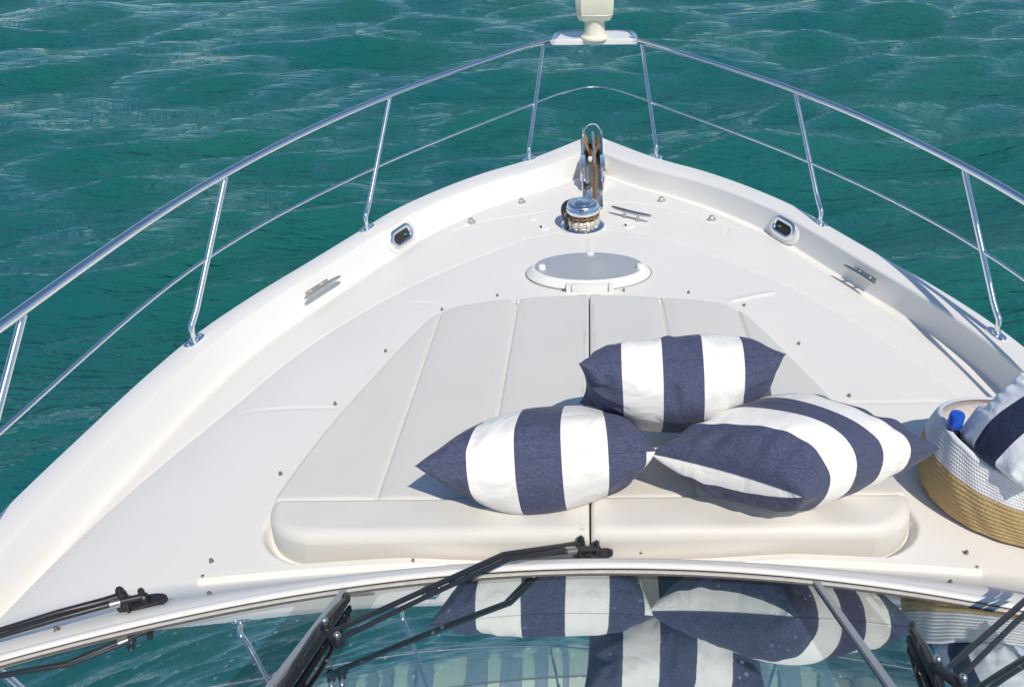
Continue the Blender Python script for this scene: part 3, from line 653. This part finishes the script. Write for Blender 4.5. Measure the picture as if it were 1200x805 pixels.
# wipers ----------------------------------------------------------------------------
def gl_px(px, py, up=.0):
    d = at(px, py, 2.0)-np.array([0, 0, H]); best = None
    for t_ in np.linspace(.3, 1.3, 2000):
        q_ = np.array([0, 0, H])+d*t_
        s_ = (q_[2]-2.242-up*cs)/sn
        if q_[1] <= wb(q_[0])-.022-s_*cs+up*sn: return q_
    return q_
def wiper(piv, elbow, joint, b0, b1, lift=.03):
    r_ = part('wiper', None, yacht); piv = np.asarray(piv, float)
    z0 = piv[2]
    # pivot pair on a base plate
    tdir = np.array([1, -.28*piv[0], 0]); tdir /= np.linalg.norm(tdir); nd = np.array([-tdir[1], tdir[0], 0])
    n = 20; poly = [(piv+tdir*(.030+.052*math.cos(q))+nd*.018*math.sin(q))[:2] for q in np.linspace(0, 2*math.pi, n, endpoint=False)]
    obj('base_plate', MB().prism(poly, z0-.004, z0+.010, .003), black, r_)
    mb = MB().lathe([(.016, .0), (.016, .016), (.011, .022), (.0105, .040), (.008, .043), (.009, .047), (.008, .053), (.005, .058), (0, .059)], (piv[0], piv[1], z0+.006), 18)
    p2 = piv+tdir*.040-nd*.004
    mb.lathe([(.010, 0), (.010, .022), (.006, .026), (.007, .038), (.005, .044), (0, .046)], (p2[0], p2[1], z0+.006), 16)
    mb.lathe([(.006, 0), (.006, .012), (0, .013)], (p2[0]+tdir[0]*.035, p2[1], z0+.004), 10)
    obj('pivot', mb, black, r_)
    a0 = piv+np.array([0, 0, .038]); a1 = p2+np.array([0, 0, .026])
    e = np.asarray(elbow, float); j = np.asarray(joint, float)
    dirj = (j-e)/np.linalg.norm(j-e); sd = np.cross(dirj, (0, 0, 1.)); sd /= np.linalg.norm(sd)
    obj('arm', MB().tube([a0, a0+(e-a0)*.3, e+sd*.007, e+(j-e)*.5+sd*.0075, j+sd*.008], [.0095, .009, .007, .0058, .0048], 10), black, r_)
    obj('arm', MB().tube([a1, a1+(e-a1)*.3, e-sd*.010, e+(j-e)*.5-sd*.0095, j-sd*.014-dirj*.01], [.008, .0072, .0060, .0052, .0045], 10), black, r_)
    obj('coupling', MB().tube([a1*.72+e*.28-sd*.002, a1*.60+e*.40-sd*.003], .0105, 10), steel_d, r_)
    hz_ = [a1+(e-a1)*.22-(0, 0, .006), a1+(e-a1)*.14-(0, 0, .034)+np.array([0, -.03, 0]), piv+np.array([.01, -.045, .012]), piv+np.array([.035, -.03, .010])]
    obj('hose', MB().tube(cat_rom(hz_, 6), .0032, 8), rubber, r_)
    # knuckle and blade
    mb = MB().box(j+(0, 0, .002), (.060, .018, .014), (sd, dirj, np.cross(sd, dirj)), bev=.25)
    for k_ in (-.022, .022): mb.lathe([(.008, -.006), (.008, .014), (.005, .018), (0, .019)], tuple(j+sd*k_), 12)
    obj('knuckle', mb, steel_d if False else black, r_)
    for k_ in (-.022, .022): obj('nut', MB().lathe([(.0065, 0), (.0065, .008), (.004, .011), (0, .012)], tuple(j+sd*k_+np.array([0, 0, .016])), 8), steel_d, r_)
    b0 = np.asarray(b0, float); b1 = np.asarray(b1, float); bd = (b1-b0)/np.linalg.norm(b1-b0); gn = np.array([0, sn, cs]); bs = np.cross(bd, gn)
    L = np.linalg.norm(b1-b0)
    obj('blade', MB().box((b0+b1)/2+gn*.006, (L, .007, .014), (bd, bs, gn), bev=.2), rubber, r_)
    mb = MB().tube([b0+gn*.016+bd*.02, b0+(b1-b0)*.25+gn*.026, b0+(b1-b0)*.5+gn*.032, b0+(b1-b0)*.75+gn*.026, b1+gn*.016-bd*.02], [.0035, .005, .006, .005, .0035], 8)
    for k_ in (.06, .3, .7, .94): mb.box(b0+(b1-b0)*k_+gn*.018, (.016, .009, .016), (bd, bs, gn), bev=.2)
    obj('blade_carrier', mb, bpy.data.materials.get('worn_black') or mat('worn_black', (.06, .06, .065), .3, .6, var=(60, .4)), r_)
    return r_
# centre wiper
pv = on(681, 649, .008)
j_ = gl_px(390, 744, .035)
e_ = at(592, 652, 2.30)
b0_, b1_ = gl_px(409, 703, .006), gl_px(318, 836, .006)
wiper(pv, e_, j_, b0_, b1_)
# port wiper lies out to the left of the picture
pv = on(150, 711, .010)
e_ = at(66, 721, 2.26); j_ = gl_px(-120, 778, .035)
wiper(pv, e_, j_, gl_px(-98, 748, .006), gl_px(-200, 880, .006))
# starboard wiper comes in from the right of the picture
pv = np.array([1.14, wb(1.14)+.05, 0]); pv[2] = dz(pv[0], pv[1])+.003
e_ = at(1235, 680, 2.30); j_ = gl_px(1110, 792, .035)
wiper(pv, e_, j_, gl_px(1066, 738, .006), gl_px(1118, 850, .006))

# ------------------------------------------------------------------ sun pad: two loose cushions with a gap on the centreline
PY = np.array([a for a, b in PADO[1:]]); PXv = np.array([b for a, b in PADO[1:]])
def padtop(x, y):
    """top of the flat quilted part"""
    return trunk(np.asarray(x, float), np.asarray(y, float))*0+np.interp(y, [1.40, 1.56, 2.0, 2.77], [2.126, 2.124, 2.096, 2.036])
def padz(x, y): return float(padtop(np.array([x]), np.array([y]))[0])
def cushion(s, lab):
    root = thing('sunbathing_cushion', lab, 'cushion', (PX+s*.4, 2.0, 2.05), 'the two halves of the sun pad')
    def build(name, y0, y1, thick, rnd, kind):
        ry = y0+(y1-y0)*(.5-.5*np.cos(np.linspace(0, math.pi, 190 if kind == 'panel' else 90)))
        tt = 1-(1-np.linspace(0, 1, 170))**1.35; tt = np.r_[0, .004, .012, .03, tt[2:]]
        xo = np.interp(ry, PY, PXv); xo = np.maximum(xo, .012)
        if kind == 'panel' : pass
        xi = .0024
        Yg, Tg = np.meshgrid(ry, tt, indexing='ij'); Xl = xi+Tg*(xo[:, None]-xi)
        outl = [(xi, y0)]+[(max(a, xi), b) for a, b in zip(np.interp(np.linspace(y0, y1, 120), PY, PXv), np.linspace(y0, y1, 120))]+[(xi, y1)]
        dS = segdist(Xl, Yg, outl[1:-1]); dC = Xl-xi
        dE = (Yg-y0) if kind == 'panel' else np.minimum(Yg-y0, y1-Yg)
        if kind == 'bolster': dE = np.minimum(np.abs(Yg-y0), (y1-Yg)*1.6)
        def rr(d, r): q_ = np.clip(1-d/r, 0, 1); return r*(1-np.sqrt(np.maximum(0, 1-q_*q_)))
        Xw = PX+s*Xl
        z = padtop(Xw, Yg)
        if kind == 'panel':
            z = z-rr(dS, .014)-rr(dC, .008)*.8-rr(dE, .012)*.7
            for sx in (.285, .575):
                g = np.abs(Xl-sx); z = z-.0075*np.exp(-(g/.0045)**2)-.004*np.exp(-(g/.03)**2)
            z = z+.004*np.sin(Xl*9+s)*np.sin(Yg*7)*.6
        else:
            z = z+.006-rr(np.minimum(dS, Yg-y0+.0), .034)-rr(dC, .010)-rr((y1-Yg)*1.0, .016)
            z = z+.0012*np.sin(Xl*23+s*2)*np.sin(Yg*31)
        V = np.stack([Xw, Yg, z], -1)
        mb = MB(); mb.grid(V)
        n, m = Yg.shape
        ring = [V[i, 0] for i in range(n)]+[V[n-1, j] for j in range(1, m)]+[V[i, m-1] for i in range(n-2, -1, -1)]+[V[0, j] for j in range(m-2, 0, -1)]
        ring = np.array(ring); cen = ring.mean(0)
        rings = [ring]
        for dd, ins in ((.25, -.004), (.5, -.006), (.8, -.003), (1, .006)):
            q_ = ring.copy(); dirv = q_[:, :2]-cen[:2]; dirv /= np.linalg.norm(dirv, axis=1)[:, None]
            q_[:, :2] -= dirv*ins*(1 if kind == 'bolster' else .3); q_[:, 2] -= thick*dd; rings.append(q_)
        rings = np.array(rings)
        # keep the centre faces flat
        msk = np.abs(ring[:, 0]-(PX+s*xi)) < 1e-6; rings[:, msk, 0] = PX+s*xi
        mb.grid(rings, closed_v=True)
        return keep(obj(name, mb, vinyl, angle=50), root)
    build('quilted_panel', 1.538, 2.763, .05, .02, 'panel')
    build('bolster', 1.40, 1.538, .115, .03, 'bolster')
    # raised welts along the quilting seams
    for sx in (0.285, .575):
        yv = np.linspace(1.542, float(np.interp(sx, PXv[::-1], PY[::-1]))-.012, 40)
        mb = MB().tube([(PX+s*(sx+.001), y, padz(0, y)-.0098+.0024*math.sin(9*sx+s)*math.sin(7*y)) for y in yv], .0020, 6)
        keep(obj('welt', mb, cream), root)
    return root
cushion(-1, 'port half of the pale vinyl sun pad, left of the centre seam')
cushion(1, 'starboard half of the pale vinyl sun pad, right of the centre seam beside the basket')

# ------------------------------------------------------------------ pillows
def nz(u, v, seed, n=14, lo=1., hi=5.):
    r = np.random.default_rng(seed); o = np.zeros_like(u)
    for _ in range(n):
        f = r.uniform(lo, hi); a = r.uniform(0, 2*math.pi); o += np.sin(f*(u*math.cos(a)+v*math.sin(a))+r.uniform(0, 6.28))/n**.5
    return o
def pillow(label, c4, h, seed, wedge=None, inset=.07, flat=True, sag=.7, wrk=1., mat_=pillow_m, name='striped_pillow', cat='pillow', group='striped pillows piled on the sun pad', hb=None, pw=.38, pu=.55):
    """c4: corners (u-,v-), (u+,v-), (u+,v+), (u-,v+); the front face bulges along the normal by h, the back one by hb"""
    c4 = [np.asarray(q, float) for q in c4]; hb = hb or h
    N = 121; a = np.sin(np.linspace(-1, 1, N)*math.pi/2); u, v = np.meshgrid(a, a, indexing='ij')
    nrm = np.cross(c4[1]-c4[0], c4[3]-c4[0]); nrm /= np.linalg.norm(nrm)
    ue = u*(1-inset*(1-v*v)*np.abs(u)**1.5); ve = v*(1-inset*(1-u*u)*np.abs(v)**1.5)
    def bil(u, v):
        return (c4[0]*((1-u)*(1-v))[..., None]+c4[1]*((1+u)*(1-v))[..., None]+c4[2]*((1+u)*(1+v))[..., None]+c4[3]*((1-u)*(1+v))[..., None])/4
    base = bil(ue, ve)
    pu_ = np.where(u < 0, pu[0], pu[1]) if isinstance(pu, tuple) else pu
    f = np.clip(1-u**2, 0, 1)**pu_*np.clip(1-v**2, 0, 1)**pw*(1-.06*(u*u+v*v))
    edge = np.minimum(1-np.abs(u), 1-np.abs(v))
    root = thing(name, label, cat, tuple(sum(c4)/4-np.array([0, 0, h])), group)
    V = []
    for sd, hh in ((1, h), (-1, hb)):
        wr = .0075*nz(u, v, seed+sd, 12, 2, 6)*np.clip(edge*4, 0, 1)
        k_ = np.exp(-((1-np.abs(u))/.30)**2)*np.clip((1-np.abs(u))*8, 0, 1)
        wr += .010*k_*nz(v*7.0, u*.8, seed+5, 9, 2, 4.6)*np.clip((1-np.abs(v))*4, 0, 1)
        k_ = np.exp(-((1-np.abs(v))/.22)**2)*np.clip((1-np.abs(v))*8, 0, 1)
        wr += .009*k_*nz(u*7.0, v*.8, seed+9, 9, 2, 4.6)*np.clip((1-np.abs(u))*4, 0, 1)
        Z = base+nrm*(sd*(hh*f)+wr*wrk)[..., None]
        V.append(Z)
    if flat:
        for Z in V:
            zp = np.interp(Z[..., 1], [1.40, 1.56, 2.0, 2.77], [2.134, 2.132, 2.102, 2.047])
            zp = np.where(Z[..., 1] < 1.44, zp-.05*((1.44-Z[..., 1])/.04).clip(0, 1), zp)
            Z[..., 2] = np.where(Z[..., 2] < zp+.004, zp+.004-.0*Z[..., 2], Z[..., 2])
    n2 = N*N; idx = np.arange(n2).reshape(N, N); bidx = idx+n2
    bnd = np.zeros((N, N), bool); bnd[0] = bnd[-1] = True; bnd[:, 0] = bnd[:, -1] = True
    V[1][bnd] = V[0][bnd]; bidx = np.where(bnd, idx, bidx)
    used = np.unique(np.r_[idx.ravel(), bidx.ravel()]); remap = -np.ones(2*n2, int); remap[used] = np.arange(len(used))
    allv = np.r_[V[0].reshape(-1, 3), V[1].reshape(-1, 3)][used]
    fr = np.c_[idx[:-1, :-1].ravel(), idx[1:, :-1].ravel(), idx[1:, 1:].ravel(), idx[:-1, 1:].ravel()]
    bk = np.c_[bidx[:-1, :-1].ravel(), bidx[:-1, 1:].ravel(), bidx[1:, 1:].ravel(), bidx[1:, :-1].ravel()]
    Fq = remap[np.r_[fr, bk]]
    o = big('cover', allv, Fq, mat_)
    o.data.shade_smooth()
    uvl = o.data.uv_layers.new(name='stripe')
    um = (u+1)/2; S = np.r_[um.ravel(), um.ravel()]
    Wd = np.ones(2*n2)
    wfront = np.ones((N, N)); wback = np.ones((N, N))
    if wedge:
        side, wa, wb_ = wedge                      # side of the wedge, width at v-, width at v+
        wid = wa+(wb_-wa)*(v+1)/2
        wback = (1+u if side < 0 else 1-u)-wid
        wfront = np.where(np.ones((N, N), bool), 1., 1.)
    k = np.r_[np.stack([idx[:-1, :-1], idx[1:, :-1], idx[1:, 1:], idx[:-1, 1:]], -1).reshape(-1), np.stack([idx[:-1, :-1], idx[:-1, 1:], idx[1:, 1:], idx[1:, :-1]], -1).reshape(-1)]
    half = len(fr)*4
    uu = um.ravel()[k]; ww = np.r_[wfront.ravel()[k[:half]], wback.ravel()[k[half:]]]
    if len(uvl.data) == len(uu): uvl.data.foreach_set('uv', np.c_[uu, ww].astype(np.float32).ravel())
    keep(o, root)
    # stitched seam round the rim
    ring = [V[0][i, 0] for i in range(N)]+[V[0][N-1, j] for j in range(1, N)]+[V[0][i, N-1] for i in range(N-2, -1, -1)]+[V[0][0, j] for j in range(N-2, -1, -1)]
    ru = [um[i, 0] for i in range(N)]+[1.]*(N-1)+[um[i, N-1] for i in range(N-2, -1, -1)]+[0.]*(N-1)
    so_ = keep(obj('seam', MB().tube(ring[::2], .0019, 6, cap=False), mat_), root); ru = ru[::2]
    ul = so_.data.uv_layers.new(name='stripe')
    for lp in so_.data.loops: ul.data[lp.index].uv = (min(.999, max(.001, ru[lp.vertex_index//6])), 1)
    return root
zl = 2.31
NL, NR = at(487, 546, zl), at(768, 528, zl)
pillow('navy and white striped pillow lying flat at the left, alone on the port bolster', [NL, NR, NR+(-.03, .26, -.17), NL+(.09, .26, -.17)], .115, 3, wedge=(1, .075, .02), hb=.165, pw=.34, pu=(.55, .38))
L_, N_, R_ = at(763, 531, 2.30), at(942, 582, 2.30), at(1100, 526, 2.255)
B_ = L_+R_-N_+np.array([-.03, .10, -.05])
pillow('navy and white striped pillow slumped at the right with white seam wedge, near the basket', [N_, R_, B_, L_], .13, 11, wedge=(-1, .0, .055), hb=.16, pu=.36, pw=.42)
T0, T1 = at(679, 426, 2.49), at(920, 415, 2.49)
B0, B1 = at(680, 472, 2.19), at(905, 468, 2.19)
pillow('navy and white striped pillow on top of the pile, propped on the other two', [B0, B1, T1, T0], .14, 23, hb=.12)

# ------------------------------------------------------------------ basket with towel and bottle
bz = 2.07
bc = np.array([1.202, 1.628]); br_ = .276
basket = thing('storage_basket', 'round floppy basket, white rope above and straw braid below, beside the starboard cushion', 'basket', (bc[0], bc[1], bz))
def rope_mat(name, c, sc_, rough, dist):
    m = mat(name, c, rough); n, l = m.node_tree.nodes, m.node_tree.links; b = n['Principled BSDF']
    uv = n.new('ShaderNodeUVMap'); uv.uv_map = 'wrap'
    mp = n.new('ShaderNodeMapping'); mp.inputs['Scale'].default_value = sc_; l.new(uv.outputs[0], mp.inputs[0])
    wv = n.new('ShaderNodeTexWave'); wv.wave_type = 'BANDS'; wv.bands_direction = 'DIAGONAL'; wv.inputs['Scale'].default_value = 1; wv.inputs['Distortion'].default_value = dist; wv.inputs['Detail'].default_value = 3; wv.inputs['Detail Scale'].default_value = 2
    l.new(mp.outputs[0], wv.inputs['Vector'])
    no = n.new('ShaderNodeTexNoise'); no.inputs['Scale'].default_value = 2.5; no.inputs['Detail'].default_value = 5; l.new(mp.outputs[0], no.inputs['Vector'])
    mu = n.new('ShaderNodeMath'); mu.operation = 'MULTIPLY'; l.new(wv.outputs['Fac'], mu.inputs[0]); l.new(no.outputs['Fac'], mu.inputs[1])
    mx = n.new('ShaderNodeMix'); mx.data_type = 'RGBA'; mx.inputs['A'].default_value = (*[q*(0.72 if dist > 2 else .93) for q in c], 1); mx.inputs['B'].default_value = (*[min(1, q*(1.45 if dist > 2 else 1.02)) for q in c], 1)
    l.new(mu.outputs[0], mx.inputs['Factor']); l.new(mx.outputs['Result'], b.inputs['Base Color'])
    bp = n.new('ShaderNodeBump'); bp.inputs['Strength'].default_value = .7; bp.inputs['Distance'].default_value = .011 if dist > 2 else .002; l.new(mu.outputs[0], bp.inputs['Height']); l.new(bp.outputs[0], b.inputs['Normal'])
    return m
jute_m = rope_mat('straw_braid', (.86, .575, .27), (70, 5, 1), .8, 6)
rope_m = rope_mat('white_cotton_rope', (.78, .78, .80), (130, 1, 1), .85, .6)
def lean(a, z):
    """floppy wall: the whole basket sags outboard and its rim dips towards the cockpit"""
    k_ = (z/.205)
    r_ = br_*(1+.06*math.sin(math.pi*min(k_, 1))-.03*k_)
    zt = z*(1+.05*math.cos(a-rad(175))*k_-.42*max(0, math.cos(a-rad(80)))*k_-.16*max(0, math.cos(a-rad(290)))*k_)
    return np.array([bc[0]+r_*math.cos(a)+.004*k_*k_, bc[1]+r_*math.sin(a)*.88+.0*k_, bz+zt])
def wall(name, z0, z1, rows, amp, m, inner=True):
    na = 160; A = []; prof = []
    for i in range(rows*8+1): 
        q_ = i/8; prof.append((z0+(z1-z0)*q_/rows, amp*abs(math.sin(math.pi*q_))))
    for z, d in prof:
        row = []
        for a in np.linspace(0, 2*math.pi, na, endpoint=False):
            p_ = lean(a, z); row.append(p_+np.array([math.cos(a), math.sin(a), 0])*(d+(.0015*math.sin(a*37+z*200) if amp > .006 else .001*math.sin(a*23+z*60))))
        A.append(row)
    if inner:
        for z, d in prof[::-4]:
            A.append([lean(a, z)-np.array([math.cos(a), math.sin(a), 0])*.010 for a in np.linspace(0, 2*math.pi, na, endpoint=False)])
    A = np.array(A); o = obj(name, MB().grid(A, closed_v=True), m, angle=80); keep(o, basket)
    uvl = o.data.uv_layers.new(name='wrap'); n = A.shape[0]
    for p_ in o.data.polygons:
        js = [o.data.loops[li].vertex_index % na for li in p_.loop_indices]
        for li, j in zip(p_.loop_indices, js):
            jj = j+na if (max(js) == na-1 and j == 0) else j
            uvl.data[li].uv = (jj/na, (o.data.loops[li].vertex_index//na)/8)
    return o
wall('straw_base', -.004, .128, 10, .0024, jute_m, False)
wall('rope_band', .128, .203, 9, .0022, rope_m)
A = [[lean(a, z)-np.array([math.cos(a), math.sin(a), 0])*.012 for a in np.linspace(0, 2*math.pi, 90, endpoint=False)] for z in (.132, .09, .05, .008)]
keep(obj('lining', MB().grid(np.array(A), closed_v=True), mat('lining_cotton', (.76, .76, .78), .85, bump=(120, .4))), basket)
A = [[ np.array([bc[0]+(lean(a, .0)[0]-bc[0])*k_, bc[1]+(lean(a, .0)[1]-bc[1])*k_, bz+.004]) for a in np.linspace(0, 2*math.pi, 60, endpoint=False)] for k_ in (1, .6, .02)]
keep(obj('bottom', MB().grid(np.array(A), closed_v=True), jute_m), basket)
# water bottle
q_ = at(1119, 496, 2.30)
bt = thing('water_bottle', 'dark bottle with a blue screw cap poking out of the basket', 'bottle', (q_[0], q_[1], 2.10))
keep(obj('body', MB().lathe([(0, 2.085), (.025, 2.085), (.027, 2.095), (.027, 2.235), (.024, 2.26), (.016, 2.282), (.0145, 2.29), (.0145, 2.30)], (q_[0], q_[1], 0), 28), bottlem), bt)
mb = MB(); A = []
for r, z in ((.0175, 2.29), (.019, 2.292), (.019, 2.327), (.0175, 2.332), (.012, 2.3335), (.0005, 2.3335)):
    A.append([(q_[0]+(r+(.0006 if z < 2.328 and i % 2 else 0))*math.cos(a), q_[1]+(r+(.0006 if z < 2.328 and i % 2 else 0))*math.sin(a), z) for i, a in enumerate(np.linspace(0, 2*math.pi, 48, endpoint=False))])
keep(obj('cap', mb.grid(np.array(A), closed_v=True), bluecap), bt)
# rolled striped towel heaped in the basket and a pale cloth under it
pillow('navy and pale striped towel heaped in the basket', [at(1124, 510, 2.26), at(1205, 578, 2.27), at(1320, 500, 2.45), at(1197, 437, 2.45)], .075, 41, flat=False, wrk=.55, mat_=towel_m, name='striped_towel', cat='towel', group=None, inset=.0, hb=.09, pw=.38)
pillow('pale lavender cloth tucked beneath the striped towel in the basket', [at(1118, 514, 2.24), at(1185, 566, 2.24), at(1290, 525, 2.25), at(1148, 474, 2.24)], .05, 57, flat=False, wrk=.6, mat_=shirt, name='folded_cloth', cat='cloth', group=None, inset=.0, hb=.07, pw=.4)

# ------------------------------------------------------------------ sea
def sea_mat():
    def tone(n, l, tc, b):
        no = n.new('ShaderNodeTexNoise'); no.inputs['Scale'].default_value = .35; no.inputs['Detail'].default_value = 3; l.new(tc.outputs['Object'], no.inputs['Vector'])
        mx = n.new('ShaderNodeMix'); mx.data_type = 'RGBA'; mx.inputs['A'].default_value = (.0055, .108, .112, 1); mx.inputs['B'].default_value = (.0095, .122, .100, 1)
        mr = n.new('ShaderNodeMapRange'); mr.inputs['From Min'].default_value = .35; mr.inputs['From Max'].default_value = .65; l.new(no.outputs['Fac'], mr.inputs['Value'])
        l.new(mr.outputs[0], mx.inputs['Factor']); l.new(mx.outputs['Result'], b.inputs['Base Color'])
    m = bpy.data.materials.new('sea_water'); m.use_nodes = True
    n, l = m.node_tree.nodes, m.node_tree.links; b = n['Principled BSDF']
    b.inputs['Base Color'].default_value = (.004, .112, .102, 1); b.inputs['Roughness'].default_value = .03; b.inputs['IOR'].default_value = 1.5
    tc = n.new('ShaderNodeTexCoord'); tone(n, l, tc, b)
    prev = None
    for sc_, st, di, scx in ((1.6, .7, .20, (.42, 1.6, 1)), (3.6, .75, .12, (.40, 1.7, 1)), (8, .85, .07, (.45, 1.6, 1)), (20, .7, .026, (.5, 1.5, 1))):
        mp = n.new('ShaderNodeMapping'); mp.inputs['Scale'].default_value = scx; mp.inputs['Rotation'].default_value = (0, 0, rad(-18 if sc_ < 4 else (-6 if sc_ < 8 else -24))); l.new(tc.outputs['Object'], mp.inputs[0])
        no = n.new('ShaderNodeTexNoise'); no.inputs['Scale'].default_value = sc_; no.inputs['Detail'].default_value = 3; no.inputs['Roughness'].default_value = .5; no.inputs['Distortion'].default_value = .5
        l.new(mp.outputs[0], no.inputs['Vector'])
        rdg = n.new('ShaderNodeMath'); rdg.operation = 'PINGPONG'; rdg.inputs[1].default_value = .5
        src = no.outputs['Fac']
        bp = n.new('ShaderNodeBump'); bp.inputs['Strength'].default_value = st; bp.inputs['Distance'].default_value = di
        l.new(src, bp.inputs['Height'])
        if prev: l.new(prev.outputs[0], bp.inputs['Normal'])
        prev = bp
    l.new(prev.outputs[0], b.inputs['Normal']); return m
th = np.concatenate([np.linspace(-62, 62, 640), np.linspace(62, 298, 120)[1:-1]])
th = np.radians(th)
rr_ = np.concatenate([np.geomspace(.4, 2.2, 14)[:-1], np.geomspace(2.2, 70, 520)[:-1], np.geomspace(70, 9000, 60)])
RR, TH = np.meshgrid(rr_, th, indexing='ij')
x0 = RR*np.sin(TH); y0 = RR*np.cos(TH)
dx = np.zeros_like(x0); dy = np.zeros_like(x0); hz3 = np.zeros_like(x0)
r = np.random.default_rng(21)
nw = 110
for i in range(nw):
    lam = .40*(5.2/.40)**((i+.5)/nw); k_ = 2*math.pi/lam
    dirn = rad(-72)+r.normal(0, rad(26 if lam > 1.5 else 20))
    amp = lam*(.0058 if lam > 1.5 else .0056)*(1 if lam < 3.5 else 3.5/lam)*r.uniform(.5, 1.5)
    fade = np.clip(1.6-RR/(lam*26), 0, 1)
    ph = k_*(x0*math.cos(dirn)+y0*math.sin(dirn))+r.uniform(0, 6.28)
    grp = 1
    hz3 += amp*np.cos(ph)*fade; q_ = .65*amp
    dx -= q_*math.cos(dirn)*np.sin(ph)*fade; dy -= q_*math.sin(dirn)*np.sin(ph)*fade
V = np.stack([x0+dx, y0+dy, hz3], -1)
n, m_ = RR.shape; idx = np.arange(n*m_).reshape(n, m_)
nx = np.roll(idx, -1, 1)
Fc = np.c_[idx[:-1].ravel(), idx[1:].ravel(), nx[1:].ravel(), nx[:-1].ravel()]
sea = big('sea', V.reshape(-1, 3), Fc[:, ::-1], sea_mat()); sea['kind'] = 'structure'; sea['label'] = 'choppy green sea all round the bow'

# ------------------------------------------------------------------ far shore ahead: only its mirror image shows, in the windscreen
def tower_mat():
    m = mat('tower_facade', (.6, .6, .6), .5); n, l = m.node_tree.nodes, m.node_tree.links; b = n['Principled BSDF']
    tc = n.new('ShaderNodeTexCoord'); mp = n.new('ShaderNodeMapping'); mp.inputs['Rotation'].default_value = (rad(90), 0, 0); l.new(tc.outputs['Object'], mp.inputs[0])
    br = n.new('ShaderNodeTexBrick'); br.offset = 0; br.inputs['Scale'].default_value = .12; br.inputs['Color1'].default_value = (.10, .13, .16, 1); br.inputs['Color2'].default_value = (.16, .19, .22, 1); br.inputs['Mortar'].default_value = (.42, .52, .68, 1)
    br.inputs['Mortar Size'].default_value = .09; l.new(mp.outputs[0], br.inputs['Vector']); l.new(br.outputs['Color'], b.inputs['Base Color']); return m
tm = tower_mat()
sh = obj('shore', MB().prism([(-1500, 1560), (1500, 1540), (1700, 2100), (-1700, 2100)], -1, 2.2, .8), mat('shore_sand', (.20, .24, .20), .9, var=(.02, .2))); sh['kind'] = 'structure'
tr = random.Random(5)
for i in range(26):
    x = -620+i*50+tr.uniform(-16, 16); y = 1600+tr.uniform(0, 160); wd = tr.uniform(16, 34); hgt = tr.uniform(32, 120); dp = tr.uniform(16, 28)
    rt_ = thing('tower_block', 'pale high rise tower on the far shore mirrored in the windscreen', 'building', (x, y, 2.2), 'towers along the far shore')
    mb = MB().box((0, 0, hgt/2), (wd, dp, hgt), bev=.01); obj('shaft', mb, tm, rt_, smooth=False)
    mb = MB().box((wd*.12, 0, hgt+2.5), (wd*.5, dp*.6, 5), bev=.05).box((0, 0, hgt+.3), (wd*1.04, dp*1.04, .9), bev=.1); obj('roof_plant', mb, tm, rt_, smooth=False)
